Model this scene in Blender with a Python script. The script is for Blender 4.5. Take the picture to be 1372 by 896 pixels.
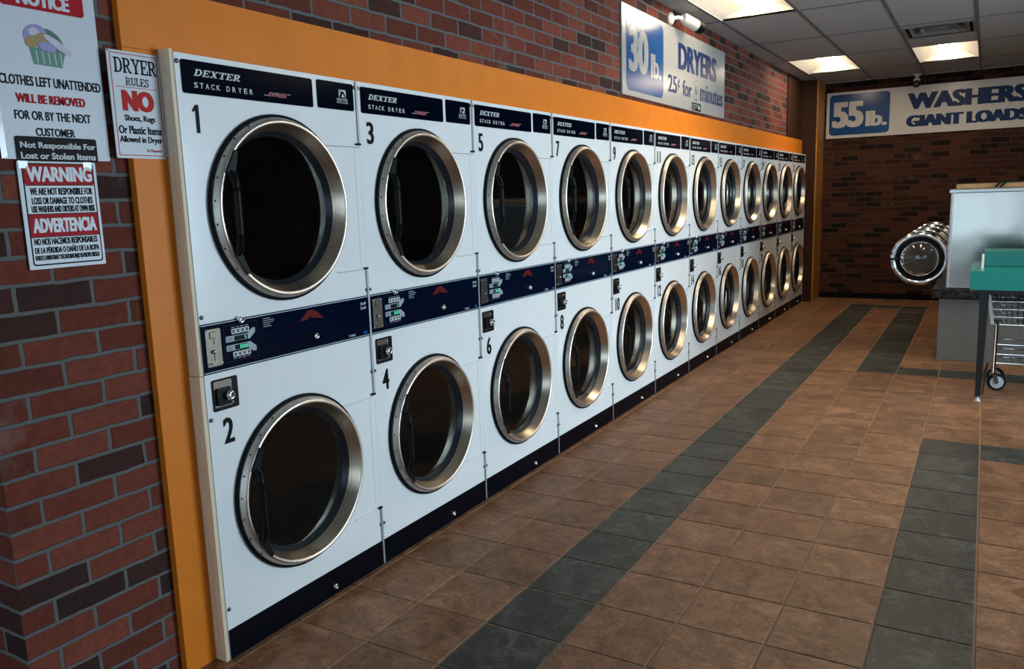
import bpy, math, random
from mathutils import Vector, Matrix
random.seed(7)
for o in list(bpy.data.objects): bpy.data.objects.remove(o)
S = bpy.context.scene
COL = S.collection
R = math.radians
PI = math.pi

# ------------------------------------------------------------------ camera
F, YAW, PITCH, ROLL = 1079.6, R(31.003), R(-9.4428), R(-1.9011)
CAM = Vector((2.0579, -1.6222, 1.464))
fw = Vector((-math.sin(YAW)*math.cos(PITCH), math.cos(YAW)*math.cos(PITCH), math.sin(PITCH)))
r0 = Vector((math.cos(YAW), math.sin(YAW), 0)); u0 = r0.cross(fw)
r2 = r0*math.cos(ROLL)+u0*math.sin(ROLL); u2 = -r0*math.sin(ROLL)+u0*math.cos(ROLL)
cd = bpy.data.cameras.new('camera'); cam = bpy.data.objects.new('camera', cd); COL.objects.link(cam)
cam.matrix_world = Matrix(((r2.x, u2.x, -fw.x, CAM.x), (r2.y, u2.y, -fw.y, CAM.y), (r2.z, u2.z, -fw.z, CAM.z), (0, 0, 0, 1)))
cd.sensor_fit = 'HORIZONTAL'; cd.sensor_width = 36; cd.lens = F*36/1372
cd.shift_x = (686-672.5)/1372; cd.clip_start = 0.02
S.camera = cam

# ------------------------------------------------------------------ world, daylight, exposure
WORLD_STRENGTH = 1.0
SIDE_WATTS = (8, 415)
LENS_STRENGTH = 19.5
w = bpy.data.worlds.new('world'); S.world = w; w.use_nodes = True
bg = w.node_tree.nodes['Background']; bg.inputs['Color'].default_value = (.65, .82, 1, 1); bg.inputs['Strength'].default_value = WORLD_STRENGTH
S.view_settings.view_transform = 'Standard'; S.view_settings.look = 'None'
S.view_settings.gamma = 1; S.view_settings.use_curve_mapping = False
S.view_settings.exposure = 0.0
S.cycles.use_denoising = True
S.cycles.max_bounces = 8; S.cycles.diffuse_bounces = 4; S.cycles.glossy_bounces = 5; S.cycles.transparent_max_bounces = 12
S.cycles.sample_clamp_indirect = 6

# street windows in the front wall: x range, height range, watts, colour
WINDOWS = ((-2.0, 1.0, .35, 2.45, 60, (.66, .84, 1)), (1.15, 2.85, .35, 1.555, 6.5, (.9, 1, .95)), (3.4, 6.0, .35, 2.45, 50, (.66, .84, 1)))  # middle window is unseen, added and kept low for the washer panel's reflection
WZ0, WZ1, YF = 0.35, 2.45, -4.6
for x0, x1, z0, z1, watts, col in WINDOWS:
    L = bpy.data.lights.new('window_daylight', 'AREA'); L.shape = 'RECTANGLE'
    L.size = x1-x0; L.size_y = z1-z0; L.energy = watts; L.color = col
    lo = bpy.data.objects.new('window_daylight', L); COL.objects.link(lo)
    lo.location = ((x0+x1)/2, YF-.25, (z0+z1)/2); lo.rotation_euler = (R(90), 0, 0)   # faces +y, into the room
SIDE_WINDOWS = ((-1.2, 1.7), (2.0, 4.95))    # y ranges of the street windows in the right-hand wall
XR = 6.4
for (y0, y1), watts in zip(SIDE_WINDOWS, SIDE_WATTS):
    L = bpy.data.lights.new('window_daylight', 'AREA'); L.shape = 'RECTANGLE'
    L.size = y1-y0; L.size_y = WZ1-WZ0; L.energy = watts; L.color = (.72, .88, 1)
    lo = bpy.data.objects.new('window_daylight', L); COL.objects.link(lo)
    lo.location = (XR+.25, (y0+y1)/2, (WZ0+WZ1)/2); lo.rotation_euler = (R(90), 0, R(90))    # faces -x, into the room

# ------------------------------------------------------------------ materials
MATS = {}
def nt(name):
    m = bpy.data.materials.new(name); m.use_nodes = True
    t = m.node_tree; b = t.nodes['Principled BSDF']
    MATS[name] = m
    return m, t, b
def node(t, kind, **kw):
    n = t.nodes.new(kind)
    for k, v in kw.items():
        if k in n.inputs: n.inputs[k].default_value = v
        else: setattr(n, k, v)
    return n
def mat(name, col, rough=.5, metal=0, var=.06, scale=30, bump=0, coat=0, emit=None, es=0, spec=.5, stretch=None):
    """plain surface with a slight procedural mottling"""
    m, t, b = nt(name)
    tc = node(t, 'ShaderNodeTexCoord'); n = node(t, 'ShaderNodeTexNoise', Scale=scale, Detail=4)
    mp = node(t, 'ShaderNodeMapping')
    if stretch: mp.inputs['Scale'].default_value = stretch
    t.links.new(tc.outputs['Object'], mp.inputs[0]); t.links.new(mp.outputs[0], n.inputs['Vector'])
    rp = node(t, 'ShaderNodeValToRGB')
    rp.color_ramp.elements[0].position = .3; rp.color_ramp.elements[1].position = .7
    c0 = [max(0, c*(1-var)) for c in col]; c1 = [min(1, c*(1+var)) for c in col]
    rp.color_ramp.elements[0].color = (*c0, 1); rp.color_ramp.elements[1].color = (*c1, 1)
    t.links.new(n.outputs['Fac'], rp.inputs[0]); t.links.new(rp.outputs[0], b.inputs['Base Color'])
    b.inputs['Roughness'].default_value = rough; b.inputs['Metallic'].default_value = metal
    b.inputs['Coat Weight'].default_value = coat; b.inputs['Specular IOR Level'].default_value = spec
    if emit: b.inputs['Emission Color'].default_value = (*emit, 1); b.inputs['Emission Strength'].default_value = es
    if bump:
        bp = node(t, 'ShaderNodeBump', Strength=bump, Distance=.002)
        t.links.new(n.outputs['Fac'], bp.inputs['Height']); t.links.new(bp.outputs[0], b.inputs['Normal'])
    return m
def math_node(t, op, a, b=None):
    n = node(t, 'ShaderNodeMath', operation=op)
    for i, v in enumerate((a, b)):
        if v is None: continue
        if isinstance(v, (int, float)): n.inputs[i].default_value = v
        else: t.links.new(v, n.inputs[i])
    return n.outputs[0]

def brick_mat(name, axis, shift=(0, 0), tones=None, mortar=(.13, .128, .126), row=.0715):
    m, t, b = nt(name)
    tc = node(t, 'ShaderNodeTexCoord'); sp = node(t, 'ShaderNodeSeparateXYZ'); cb = node(t, 'ShaderNodeCombineXYZ')
    t.links.new(tc.outputs['Object'], sp.inputs[0])
    t.links.new(math_node(t, 'ADD', sp.outputs[axis], shift[0]+20.0), cb.inputs[0])
    t.links.new(math_node(t, 'ADD', sp.outputs['Z'], shift[1]), cb.inputs[1])
    wob = node(t, 'ShaderNodeTexNoise', Scale=14.0, Detail=3)
    t.links.new(tc.outputs['Object'], wob.inputs['Vector'])
    mx = node(t, 'ShaderNodeMixRGB', blend_type='LINEAR_LIGHT'); mx.inputs[0].default_value = .006
    t.links.new(cb.outputs[0], mx.inputs[1]); t.links.new(wob.outputs['Color'], mx.inputs[2])
    br = node(t, 'ShaderNodeTexBrick', Scale=1.0)
    br.inputs['Color1'].default_value = (0, 0, 0, 1); br.inputs['Color2'].default_value = (1, 1, 1, 1); br.inputs['Mortar'].default_value = (.5, .5, .5, 1)
    br.inputs['Mortar Size'].default_value = .0066; br.inputs['Mortar Smooth'].default_value = .25
    br.inputs['Brick Width'].default_value = .212; br.inputs['Row Height'].default_value = row
    t.links.new(mx.outputs[0], br.inputs['Vector'])
    rp = node(t, 'ShaderNodeValToRGB'); e = rp.color_ramp.elements
    tones = tones or [(0, (.038, .020, .019)), (.16, (.062, .025, .021)), (.24, (.125, .033, .021)), (.6, (.165, .039, .026)), (1, (.23, .062, .039))]
    e[0].position, e[1].position = tones[0][0], tones[-1][0]
    e[0].color = (*tones[0][1], 1); e[-1].color = (*tones[-1][1], 1)
    for p, c in tones[1:-1]: k = e.new(p); k.color = (*c, 1)
    t.links.new(br.outputs['Color'], rp.inputs[0])
    ns = node(t, 'ShaderNodeTexNoise', Scale=45.0, Detail=6, Roughness=.65); t.links.new(tc.outputs['Object'], ns.inputs['Vector'])
    mul = node(t, 'ShaderNodeMixRGB', blend_type='MULTIPLY'); mul.inputs[0].default_value = .55
    nr = node(t, 'ShaderNodeValToRGB'); nr.color_ramp.elements[0].position = .3; nr.color_ramp.elements[0].color = (.45, .45, .45, 1); nr.color_ramp.elements[1].position = .62
    t.links.new(ns.outputs['Fac'], nr.inputs[0]); t.links.new(rp.outputs[0], mul.inputs[1]); t.links.new(nr.outputs[0], mul.inputs[2])
    big = node(t, 'ShaderNodeTexNoise', Scale=2.2, Detail=5, Roughness=.7); t.links.new(tc.outputs['Object'], big.inputs['Vector'])
    br2 = node(t, 'ShaderNodeValToRGB'); br2.color_ramp.elements[0].position = .62; br2.color_ramp.elements[0].color = (0, 0, 0, 1); br2.color_ramp.elements[1].position = .74; br2.color_ramp.elements[1].color = (.45, .45, .45, 1)
    t.links.new(big.outputs['Fac'], br2.inputs[0])
    stain = node(t, 'ShaderNodeMixRGB'); stain.inputs[2].default_value = (.26, .22, .2, 1)
    t.links.new(br2.outputs[0], stain.inputs[0]); t.links.new(mul.outputs[0], stain.inputs[1])
    fin = node(t, 'ShaderNodeMixRGB'); fin.inputs[2].default_value = (*mortar, 1)
    t.links.new(br.outputs['Fac'], fin.inputs[0]); t.links.new(stain.outputs[0], fin.inputs[1])
    t.links.new(fin.outputs[0], b.inputs['Base Color'])
    b.inputs['Roughness'].default_value = .85; b.inputs['Specular IOR Level'].default_value = .15
    hh = math_node(t, 'SUBTRACT', math_node(t, 'MULTIPLY', ns.outputs['Fac'], .35), br.outputs['Fac'])
    bm = node(t, 'ShaderNodeBump', Strength=.9, Distance=.006); t.links.new(hh, bm.inputs['Height']); t.links.new(bm.outputs[0], b.inputs['Normal'])
    return m
brick_mat('brick_side', 'Y'); brick_mat('brick_end', 'X')
brick_mat('brick_far_shaded', 'X', tones=[(0, (.016, .010, .009)), (.2, (.026, .012, .010)), (.3, (.060, .021, .013)), (.65, (.078, .027, .016)), (1, (.10, .036, .021))], mortar=(.058, .045, .036), row=.0677)  # same brick with the back wall's dimness put into its colours

def tile_mat(name, ramp, rough, seed):
    m, t, b = nt(name)
    tc = node(t, 'ShaderNodeTexCoord'); ge = node(t, 'ShaderNodeNewGeometry')
    off = node(t, 'ShaderNodeVectorMath', operation='MULTIPLY_ADD')
    cx = node(t, 'ShaderNodeCombineXYZ')
    for i in range(3): t.links.new(math_node(t, 'MULTIPLY', ge.outputs['Random Per Island'], 31.0+9*i+seed), cx.inputs[i])
    off.inputs[1].default_value = (1, 1, 1); t.links.new(tc.outputs['Object'], off.inputs[0]); t.links.new(cx.outputs[0], off.inputs[2])
    n = node(t, 'ShaderNodeTexNoise', Scale=8.0, Detail=10, Roughness=.74, Distortion=.6); t.links.new(off.outputs[0], n.inputs['Vector'])
    rp = node(t, 'ShaderNodeValToRGB'); e = rp.color_ramp.elements
    e[0].position, e[1].position = .39, .62; e[0].color = (*ramp[0], 1); e[1].color = (*ramp[2], 1); k = e.new(.5); k.color = (*ramp[1], 1)
    n2 = node(t, 'ShaderNodeTexNoise', Scale=38.0, Detail=6, Roughness=.7, Distortion=1.5); t.links.new(off.outputs[0], n2.inputs['Vector'])
    t.links.new(math_node(t, 'ADD', math_node(t, 'MULTIPLY', n.outputs['Fac'], .6), math_node(t, 'MULTIPLY', n2.outputs['Fac'], .4)), rp.inputs[0])
    hv = node(t, 'ShaderNodeHueSaturation'); t.links.new(rp.outputs[0], hv.inputs['Color'])
    t.links.new(math_node(t, 'ADD', math_node(t, 'MULTIPLY', ge.outputs['Random Per Island'], .34), .83), hv.inputs['Value'])
    t.links.new(hv.outputs[0], b.inputs['Base Color'])
    t.links.new(math_node(t, 'ADD', math_node(t, 'MULTIPLY', n.outputs['Fac'], .3), rough-.15), b.inputs['Roughness'])
    bm = node(t, 'ShaderNodeBump', Strength=.35, Distance=.003); t.links.new(n.outputs['Fac'], bm.inputs['Height']); t.links.new(bm.outputs[0], b.inputs['Normal'])
    b.inputs['Specular IOR Level'].default_value = .3
tile_mat('brown_tile', ((.125, .054, .024), (.235, .110, .054), (.40, .21, .115)), .42, 0)
tile_mat('slate_tile', ((.018, .018, .015), (.048, .047, .040), (.13, .125, .105)), .42, 5)
mat('grout', (.34, .22, .14), .8)

def glass_mat(name, tint, ior_f=1.45, rough=.0):
    m, t, b = nt(name)
    t.nodes.remove(b); out = t.nodes['Material Output']
    tr = node(t, 'ShaderNodeBsdfTransparent'); tr.inputs[0].default_value = (*tint, 1)
    gl = node(t, 'ShaderNodeBsdfGlossy'); gl.inputs['Roughness'].default_value = rough
    fr = node(t, 'ShaderNodeFresnel', IOR=ior_f); mx = node(t, 'ShaderNodeMixShader')
    t.links.new(fr.outputs[0], mx.inputs[0]); t.links.new(tr.outputs[0], mx.inputs[1]); t.links.new(gl.outputs[0], mx.inputs[2]); t.links.new(mx.outputs[0], out.inputs[0])
glass_mat('tinted_glass', (.55, .58, .58), 1.5)
glass_mat('clear_glass', (.92, .95, .96))
glass_mat('bowl_glass', (.45, .42, .4), 1.6, .03)

mat('white_enamel', (.84, .86, .865), .2, var=.015, scale=6)
mat('navy_panel', (.001, .0024, .008), .14, spec=.05)
mat('navy_control', (.0008, .0042, .017), .13, spec=.09)
mat('keypad_edge', (.02, .035, .06), .4, spec=.1)
mat('kick_navy', (.001, .0016, .005), .4, spec=.08)
mat('lip_steel', (.78, .68, .58), .4, 1, var=.05, scale=60)
mat('brushed_steel', (.72, .63, .50), .3, 1, var=.08, scale=60, stretch=(1, 1, 1))
mat('ring_steel', (.62, .58, .53), .5, 1, var=.08, scale=60)
mat('polished_chrome', (.72, .74, .76), .12, 1, var=.03)
mat('cart_wire', (.38, .39, .40), .16, 1)
mat('stainless_sheet', (.60, .61, .60), .24, 1, var=.05, scale=20, stretch=(1, 1, 14))
mat('coin_steel', (.16, .135, .11), .36, 1, var=.1, scale=60)
def sheet_mat():
    m = mat('stainless_panel', (.62, .63, .61), .17, 1, var=.04, scale=20, stretch=(1, 1, 14))
    t = m.node_tree; b = t.nodes['Principled BSDF']; tc = node(t, 'ShaderNodeTexCoord'); n = node(t, 'ShaderNodeTexNoise', Scale=2.6, Detail=1)
    t.links.new(tc.outputs['Object'], n.inputs['Vector']); bp = node(t, 'ShaderNodeBump', Strength=.5, Distance=.012)
    t.links.new(n.outputs['Fac'], bp.inputs['Height']); t.links.new(bp.outputs[0], b.inputs['Normal'])
sheet_mat()
mat('seam_metal', (.45, .47, .48), .4, .6)
mat('panel_gap', (.22, .24, .25), .6)
mat('black_rubber', (.006, .0065, .007), .7, spec=.12)
mat('seal_blue_black', (.012, .017, .024), .3)
mat('black_plastic', (.006, .0065, .008), .4, spec=.12)
mat('black_paint', (.006, .006, .007), .4)
mat('base_dark', (.006, .005, .005), .8, spec=.1)
mat('decal_black', (.004, .004, .005), .5, spec=.1)
mat('decal_white', (.62, .66, .68), .5)
mat('pinstripe', (.42, .52, .60), .5)
mat('decal_grey', (.32, .38, .42), .5)
mat('decal_red', (.45, .03, .035), .5)
mat('logo_red', (.12, .006, .006), .5, spec=.1)
mat('logo_pink', (.42, .12, .12), .5)
mat('lamp_green', (.02, .25, .14), .4, emit=(.06, .9, .5), es=.8)
mat('display_green', (.002, .012, .008), .3, spec=.1)
mat('lamp_red', (.5, .02, .06), .4, emit=(1, .05, .15), es=.4)
mat('screw_metal', (.16, .16, .17), .35, 1)
mat('orange_paint', (.72, .20, .014), .45, var=.05, scale=8, bump=.2, spec=.2)
mat('raw_wood', (.78, .64, .46), .6, var=.1, scale=18, stretch=(6, 6, .4))
mat('dark_wood', (.045, .018, .008), .6, spec=.15, var=.2, scale=12, stretch=(6, 6, .3))
def pine_mat():
    m, t, b = nt('knotty_pine')
    tc = node(t, 'ShaderNodeTexCoord'); mp = node(t, 'ShaderNodeMapping'); mp.inputs['Scale'].default_value = (7, 7, .7)
    t.links.new(tc.outputs['Object'], mp.inputs[0])
    n = node(t, 'ShaderNodeTexNoise', Scale=5.0, Detail=6, Distortion=1.2); t.links.new(mp.outputs[0], n.inputs['Vector'])
    rp = node(t, 'ShaderNodeValToRGB'); e = rp.color_ramp.elements
    e[0].position, e[1].position = .3, .7; e[0].color = (.34, .12, .018, 1); e[1].color = (.58, .24, .045, 1); t.links.new(n.outputs['Fac'], rp.inputs[0])
    mp2 = node(t, 'ShaderNodeMapping'); mp2.inputs['Scale'].default_value = (1, 1, .7); t.links.new(tc.outputs['Object'], mp2.inputs[0])
    v = node(t, 'ShaderNodeTexVoronoi', Scale=4.6); t.links.new(mp2.outputs[0], v.inputs['Vector'])
    kr = node(t, 'ShaderNodeValToRGB'); kr.color_ramp.elements[0].position = .07; kr.color_ramp.elements[1].position = .16
    t.links.new(v.outputs['Distance'], kr.inputs[0])
    mx = node(t, 'ShaderNodeMixRGB'); mx.inputs[1].default_value = (.05, .015, .005, 1); t.links.new(kr.outputs[0], mx.inputs[0]); t.links.new(rp.outputs[0], mx.inputs[2])
    t.links.new(mx.outputs[0], b.inputs['Base Color']); b.inputs['Roughness'].default_value = .45
pine_mat()
mat('sign_white', (.68, .66, .62), .22, var=.02, scale=3)
mat('sign_white_dimmed', (.37, .37, .36), .16, var=.02, scale=3)  # same sign white, darkened to offset the strong ceiling light beside it
mat('sign_blue', (.012, .075, .24), .18, var=.03, spec=.3)
mat('sign_ink', (.012, .035, .12), .3, spec=.15)
mat('placard_white', (.60, .63, .68), .35, var=.02, spec=.3)
mat('placard_red', (.40, .012, .02), .5, spec=.08)
mat('rules_red', (.50, .03, .025), .5, spec=.08)
mat('tape', (.6, .65, .7), .12, var=.1)
mat('basket_green', (.02, .16, .09), .4); mat('cloth_gold', (.32, .2, .05), .5); mat('cloth_violet', (.27, .24, .5), .5); mat('cloth_lilac', (.55, .5, .6), .5); mat('cloth_green', (.015, .12, .06), .5)
mat('ceiling_tile', (.35, .345, .34), .9, var=.08, scale=140, bump=.3)
mat('ceiling_grid', (.13, .125, .12), .6)
mat('reflector_white', (.58, .56, .52), .5)
mat('vent_metal', (.16, .155, .15), .5)
mat('vent_dark', (.01, .01, .01), .8)
mat('camera_white', (.72, .70, .66), .4)
mat('teal_laminate', (.014, .27, .235), .2, var=.05)
mat('teal_dark', (.01, .17, .15), .35)
mat('grey_panel', (.17, .165, .145), .4, .4, var=.06, scale=8)
mat('wall_paint', (.30, .26, .22), .8)
mat('chip_wood', (.35, .22, .1), .7, var=.15)
mat('wheel_grey', (.38, .40, .42), .4)
mat('white_plastic', (.62, .64, .62), .4)
mat('door_frame', (.05, .05, .05), .4)
def stone():
    m, t, b = nt('black_stone'); tc = node(t, 'ShaderNodeTexCoord')
    v = node(t, 'ShaderNodeTexNoise', Scale=32.0, Detail=6, Roughness=.75); t.links.new(tc.outputs['Object'], v.inputs['Vector'])
    rp = node(t, 'ShaderNodeValToRGB'); rp.color_ramp.elements[0].position = .45; rp.color_ramp.elements[0].color = (.003, .003, .004, 1); rp.color_ramp.elements[1].position = .75; rp.color_ramp.elements[1].color = (.09, .09, .085, 1)
    t.links.new(v.outputs['Fac'], rp.inputs[0]); t.links.new(rp.outputs[0], b.inputs['Base Color']); b.inputs['Roughness'].default_value = .35; b.inputs['Specular IOR Level'].default_value = .15
stone()
def perforated(name, wall):
    m, t, b = nt(name); tc = node(t, 'ShaderNodeTexCoord'); sp = node(t, 'ShaderNodeSeparateXYZ'); cb = node(t, 'ShaderNodeCombineXYZ')
    t.links.new(tc.outputs['Object'], sp.inputs[0])
    if wall: U, V_ = math_node(t, 'MULTIPLY', math_node(t, 'ARCTAN2', sp.outputs['Z'], sp.outputs['Y']), .3), sp.outputs['X']
    else: U, V_ = sp.outputs['Y'], sp.outputs['Z']
    t.links.new(math_node(t, 'ADD', U, V_), cb.inputs[0]); t.links.new(math_node(t, 'SUBTRACT', U, V_), cb.inputs[1])
    v = node(t, 'ShaderNodeTexVoronoi', Scale=58.0, Randomness=0.0, voronoi_dimensions='2D'); t.links.new(cb.outputs[0], v.inputs['Vector'])
    rp = node(t, 'ShaderNodeValToRGB'); rp.color_ramp.elements[0].position = .28; rp.color_ramp.elements[0].color = (.004, .004, .004, 1); rp.color_ramp.elements[1].position = .36; rp.color_ramp.elements[1].color = (.28, .255, .235, 1)
    t.links.new(v.outputs['Distance'], rp.inputs[0]); t.links.new(rp.outputs[0], b.inputs['Base Color']); b.inputs['Roughness'].default_value = .5; b.inputs['Metallic'].default_value = .3
perforated('perforated_drum', False); perforated('perforated_wall', True)
mat('drum_wall', (.3, .28, .25), .45, .6, var=.1)
def lens():
    m, t, b = nt('lamp_lens'); b.inputs['Base Color'].default_value = (1, .95, .85, 1)
    b.inputs['Emission Color'].default_value = (1, .83, .6, 1); b.inputs['Emission Strength'].default_value = LENS_STRENGTH
lens()

# ------------------------------------------------------------------ mesh building
class MB:
    """collects faces (with materials) that become ONE mesh object"""
    def __init__(s): s.v, s.f, s.m, s.sm, s.mats = [], [], [], [], []
    def mi(s, m):
        if m not in s.mats: s.mats.append(m)
        return s.mats.index(m)
    def add(s, vs, fs, m, smooth=False):
        b = len(s.v); s.v += [tuple(v) for v in vs]; k = s.mi(m)
        for f in fs: s.f.append([b+i for i in f]); s.m.append(k); s.sm.append(smooth)
        return s
    def box(s, x0, x1, y0, y1, z0, z1, m, bev=0):
        if bev:
            b = min(bev, (x1-x0)/2.1, (y1-y0)/2.1, (z1-z0)/2.1)
            P = []
            for X, dx in ((x0, b), (x1, -b)):
                for Y, dy in ((y0, b), (y1, -b)):
                    for Z, dz in ((z0, b), (z1, -b)):
                        P += [(X+dx, Y+dy, Z), (X+dx, Y, Z+dz), (X, Y+dy, Z+dz)]
            import bmesh
            bm = bmesh.new(); [bm.verts.new(p) for p in P]
            bmesh.ops.convex_hull(bm, input=bm.verts)
            bmesh.ops.dissolve_limit(bm, angle_limit=.01, verts=bm.verts, edges=bm.edges)
            bm.verts.index_update()
            s.add([v.co[:] for v in bm.verts], [[v.index for v in f.verts] for f in bm.faces], m); bm.free(); return s
        vs = [(x, y, z) for x in (x0, x1) for y in (y0, y1) for z in (z0, z1)]
        return s.add(vs, [(0, 1, 3, 2), (4, 6, 7, 5), (0, 4, 5, 1), (2, 3, 7, 6), (0, 2, 6, 4), (1, 5, 7, 3)], m)
    def prism(s, pts, x0, x1, m, fr=None):
        """polygon in a frame's plane, extruded along its normal from x0 to x1"""
        fr = fr or FX
        n = len(pts); vs = [fr(u, v, x0) for u, v in pts]+[fr(u, v, x1) for u, v in pts]
        return s.add(vs, [list(range(n))[::-1], list(range(n, 2*n))]+[(i, (i+1) % n, n+(i+1) % n, n+i) for i in range(n)], m)
    def lathe(s, prof, c, m, axis='x', n=64, caps=(False, False), smooth=True, close=False):
        vs = []
        for a, r in prof:
            for i in range(n):
                t = 2*PI*i/n; p, q = r*math.cos(t), r*math.sin(t)
                vs.append({'x': (c[0]+a, c[1]+p, c[2]+q), 'y': (c[0]+q, c[1]+a, c[2]+p), 'z': (c[0]+p, c[1]+q, c[2]+a)}[axis])
        k = len(prof); fs = [(j*n+i, j*n+(i+1) % n, (j+1) % k*n+(i+1) % n, (j+1) % k*n+i) for j in range(k if close else k-1) for i in range(n)]
        s.add(vs, fs, m, smooth)
        b = len(s.v)-len(vs)
        for flag, j in zip(caps, (0, k-1)):
            if flag: s.f.append([b+j*n+i for i in range(n)]); s.m.append(s.mi(m)); s.sm.append(False)
        return s
    def tube(s, pts, r, m, n=8, caps=True):
        pts = [Vector(p) for p in pts]; rings = []; prev = None
        for i, p in enumerate(pts):
            d = (pts[min(i+1, len(pts)-1)]-pts[max(i-1, 0)]).normalized()
            if prev is None: prev = d.orthogonal().normalized()
            u = (prev-d*prev.dot(d)).normalized(); prev = u; v = d.cross(u)
            rr = r[i] if isinstance(r, (list, tuple)) else r
            rings.append([p+u*rr*math.cos(2*PI*k/n)+v*rr*math.sin(2*PI*k/n) for k in range(n)])
        vs = [q for rg in rings for q in rg]
        fs = [(j*n+i, j*n+(i+1) % n, (j+1)*n+(i+1) % n, (j+1)*n+i) for j in range(len(pts)-1) for i in range(n)]
        s.add(vs, fs, m, True)
        if caps:
            b = len(s.v)-len(vs)
            for j in (0, len(pts)-1): s.f.append([b+j*n+i for i in range(n)]); s.m.append(s.mi(m)); s.sm.append(False)
        return s
    def sphere(s, c, r, m, n=16, sx=1, sy=1, sz=1):
        vs, fs = [], []; k = n//2
        for j in range(k+1):
            for i in range(n):
                a, b = PI*j/k, 2*PI*i/n
                vs.append((c[0]+sx*r*math.sin(a)*math.cos(b), c[1]+sy*r*math.sin(a)*math.sin(b), c[2]+sz*r*math.cos(a)))
        for j in range(k):
            for i in range(n): fs.append((j*n+i, j*n+(i+1) % n, (j+1)*n+(i+1) % n, (j+1)*n+i))
        return s.add(vs, fs, m, True)
    def text(s, txt, rect, x, m, bold=0, shear=0, fr=None, depth=.0006, space=1, fat=0):
        """lettering stretched to fill rect = (u0, v0, u1, v1) at distance x along the normal"""
        fr = fr or FX; V, Fc = glyphs(txt, bold, shear, space)
        u0_, v0_ = min(p[0] for p in V), min(p[1] for p in V); u1_, v1_ = max(p[0] for p in V), max(p[1] for p in V)
        a, b, c, d = rect
        if fat:                                    # thicken the upright strokes with shifted copies
            for k in range(3): s.text(txt, (a+fat*k/2, b, c-fat+fat*k/2, d), x+.00025*k, m, bold, shear, fr, depth, space)
            return s
        vs = [fr(a+(p[0]-u0_)/(u1_-u0_)*(c-a), b+(p[1]-v0_)/(v1_-v0_)*(d-b), x+p[2]*depth) for p in V]
        return s.add(vs, Fc, m)
    def slab(s, txt, rect, x, m, italic=0, fr=None, depth=.0006, gap=.12, weights=(.25, .13)):
        """heavy slab-serif capitals drawn as strokes"""
        fr = fr or FX; a, b, c, d = rect; polys = []; pen = 0
        for ch in txt:
            ps, wd = slab_glyph(ch, *weights)
            for q in ps: polys.append([(pen+u, v) for u, v in q])
            pen += wd+gap
        polys = [[(u+italic*v, v) for u, v in q] for q in polys]
        us = [u for q in polys for u, v in q]; lo, hi = min(us), max(us)
        for q in polys:
            pts = [(a+(u-lo)/(hi-lo)*(c-a), b+v*(d-b)) for u, v in q]
            s.prism(pts, x, x+depth, m, fr)
        return s
    def rr(s, u0_, v0_, u1_, v1_, rad, x0, x1, m, fr=None):
        return s.prism(rrect(u0_, v0_, u1_, v1_, rad), x0, x1, m, fr)
    def mesh(s, name):
        me = bpy.data.meshes.new(name); me.from_pydata(s.v, [], s.f)
        for k in s.mats: me.materials.append(MATS[k])
        me.polygons.foreach_set('material_index', s.m); me.polygons.foreach_set('use_smooth', s.sm); me.update()
        return me
    def build(s, name, parent=None, loc=None):
        o = bpy.data.objects.new(name, s.mesh(name)); COL.objects.link(o)
        if parent: o.parent = parent
        if loc: o.location = loc
        return o
def FX(u, v, n): return (n, u, v)             # plane facing +x: right is +y
def FY(u, v, n): return (u, -n, v)            # plane facing -y: right is +x
def FYat(y): return lambda u, v, n: (u, y-n, v)
def rrect(a, b, c, d, r, k=5):
    out = []
    for cx, cy, t0 in ((c-r, d-r, 0), (a+r, d-r, 90), (a+r, b+r, 180), (c-r, b+r, 270)):
        out += [(cx+r*math.cos(R(t0+90*i/k)), cy+r*math.sin(R(t0+90*i/k))) for i in range(k+1)]
    return out
_G = {}
def glyphs(txt, bold, shear, space=1):
    key = (txt, bold, shear, space)
    if key not in _G:
        cu = bpy.data.curves.new('lettering', 'FONT'); cu.body = txt; cu.size = 1; cu.offset = bold; cu.shear = shear; cu.space_character = space
        cu.resolution_u = 3; cu.extrude = .5; cu.fill_mode = 'BOTH'
        ob = bpy.data.objects.new('lettering', cu); COL.objects.link(ob)
        bpy.context.view_layer.update()
        me = bpy.data.meshes.new_from_object(ob.evaluated_get(bpy.context.evaluated_depsgraph_get()))
        _G[key] = ([(v.co.x, v.co.y, v.co.z+.5) for v in me.vertices], [list(p.vertices) for p in me.polygons])
        bpy.data.objects.remove(ob); bpy.data.curves.remove(cu); bpy.data.meshes.remove(me)
    return _G[key]
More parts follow.
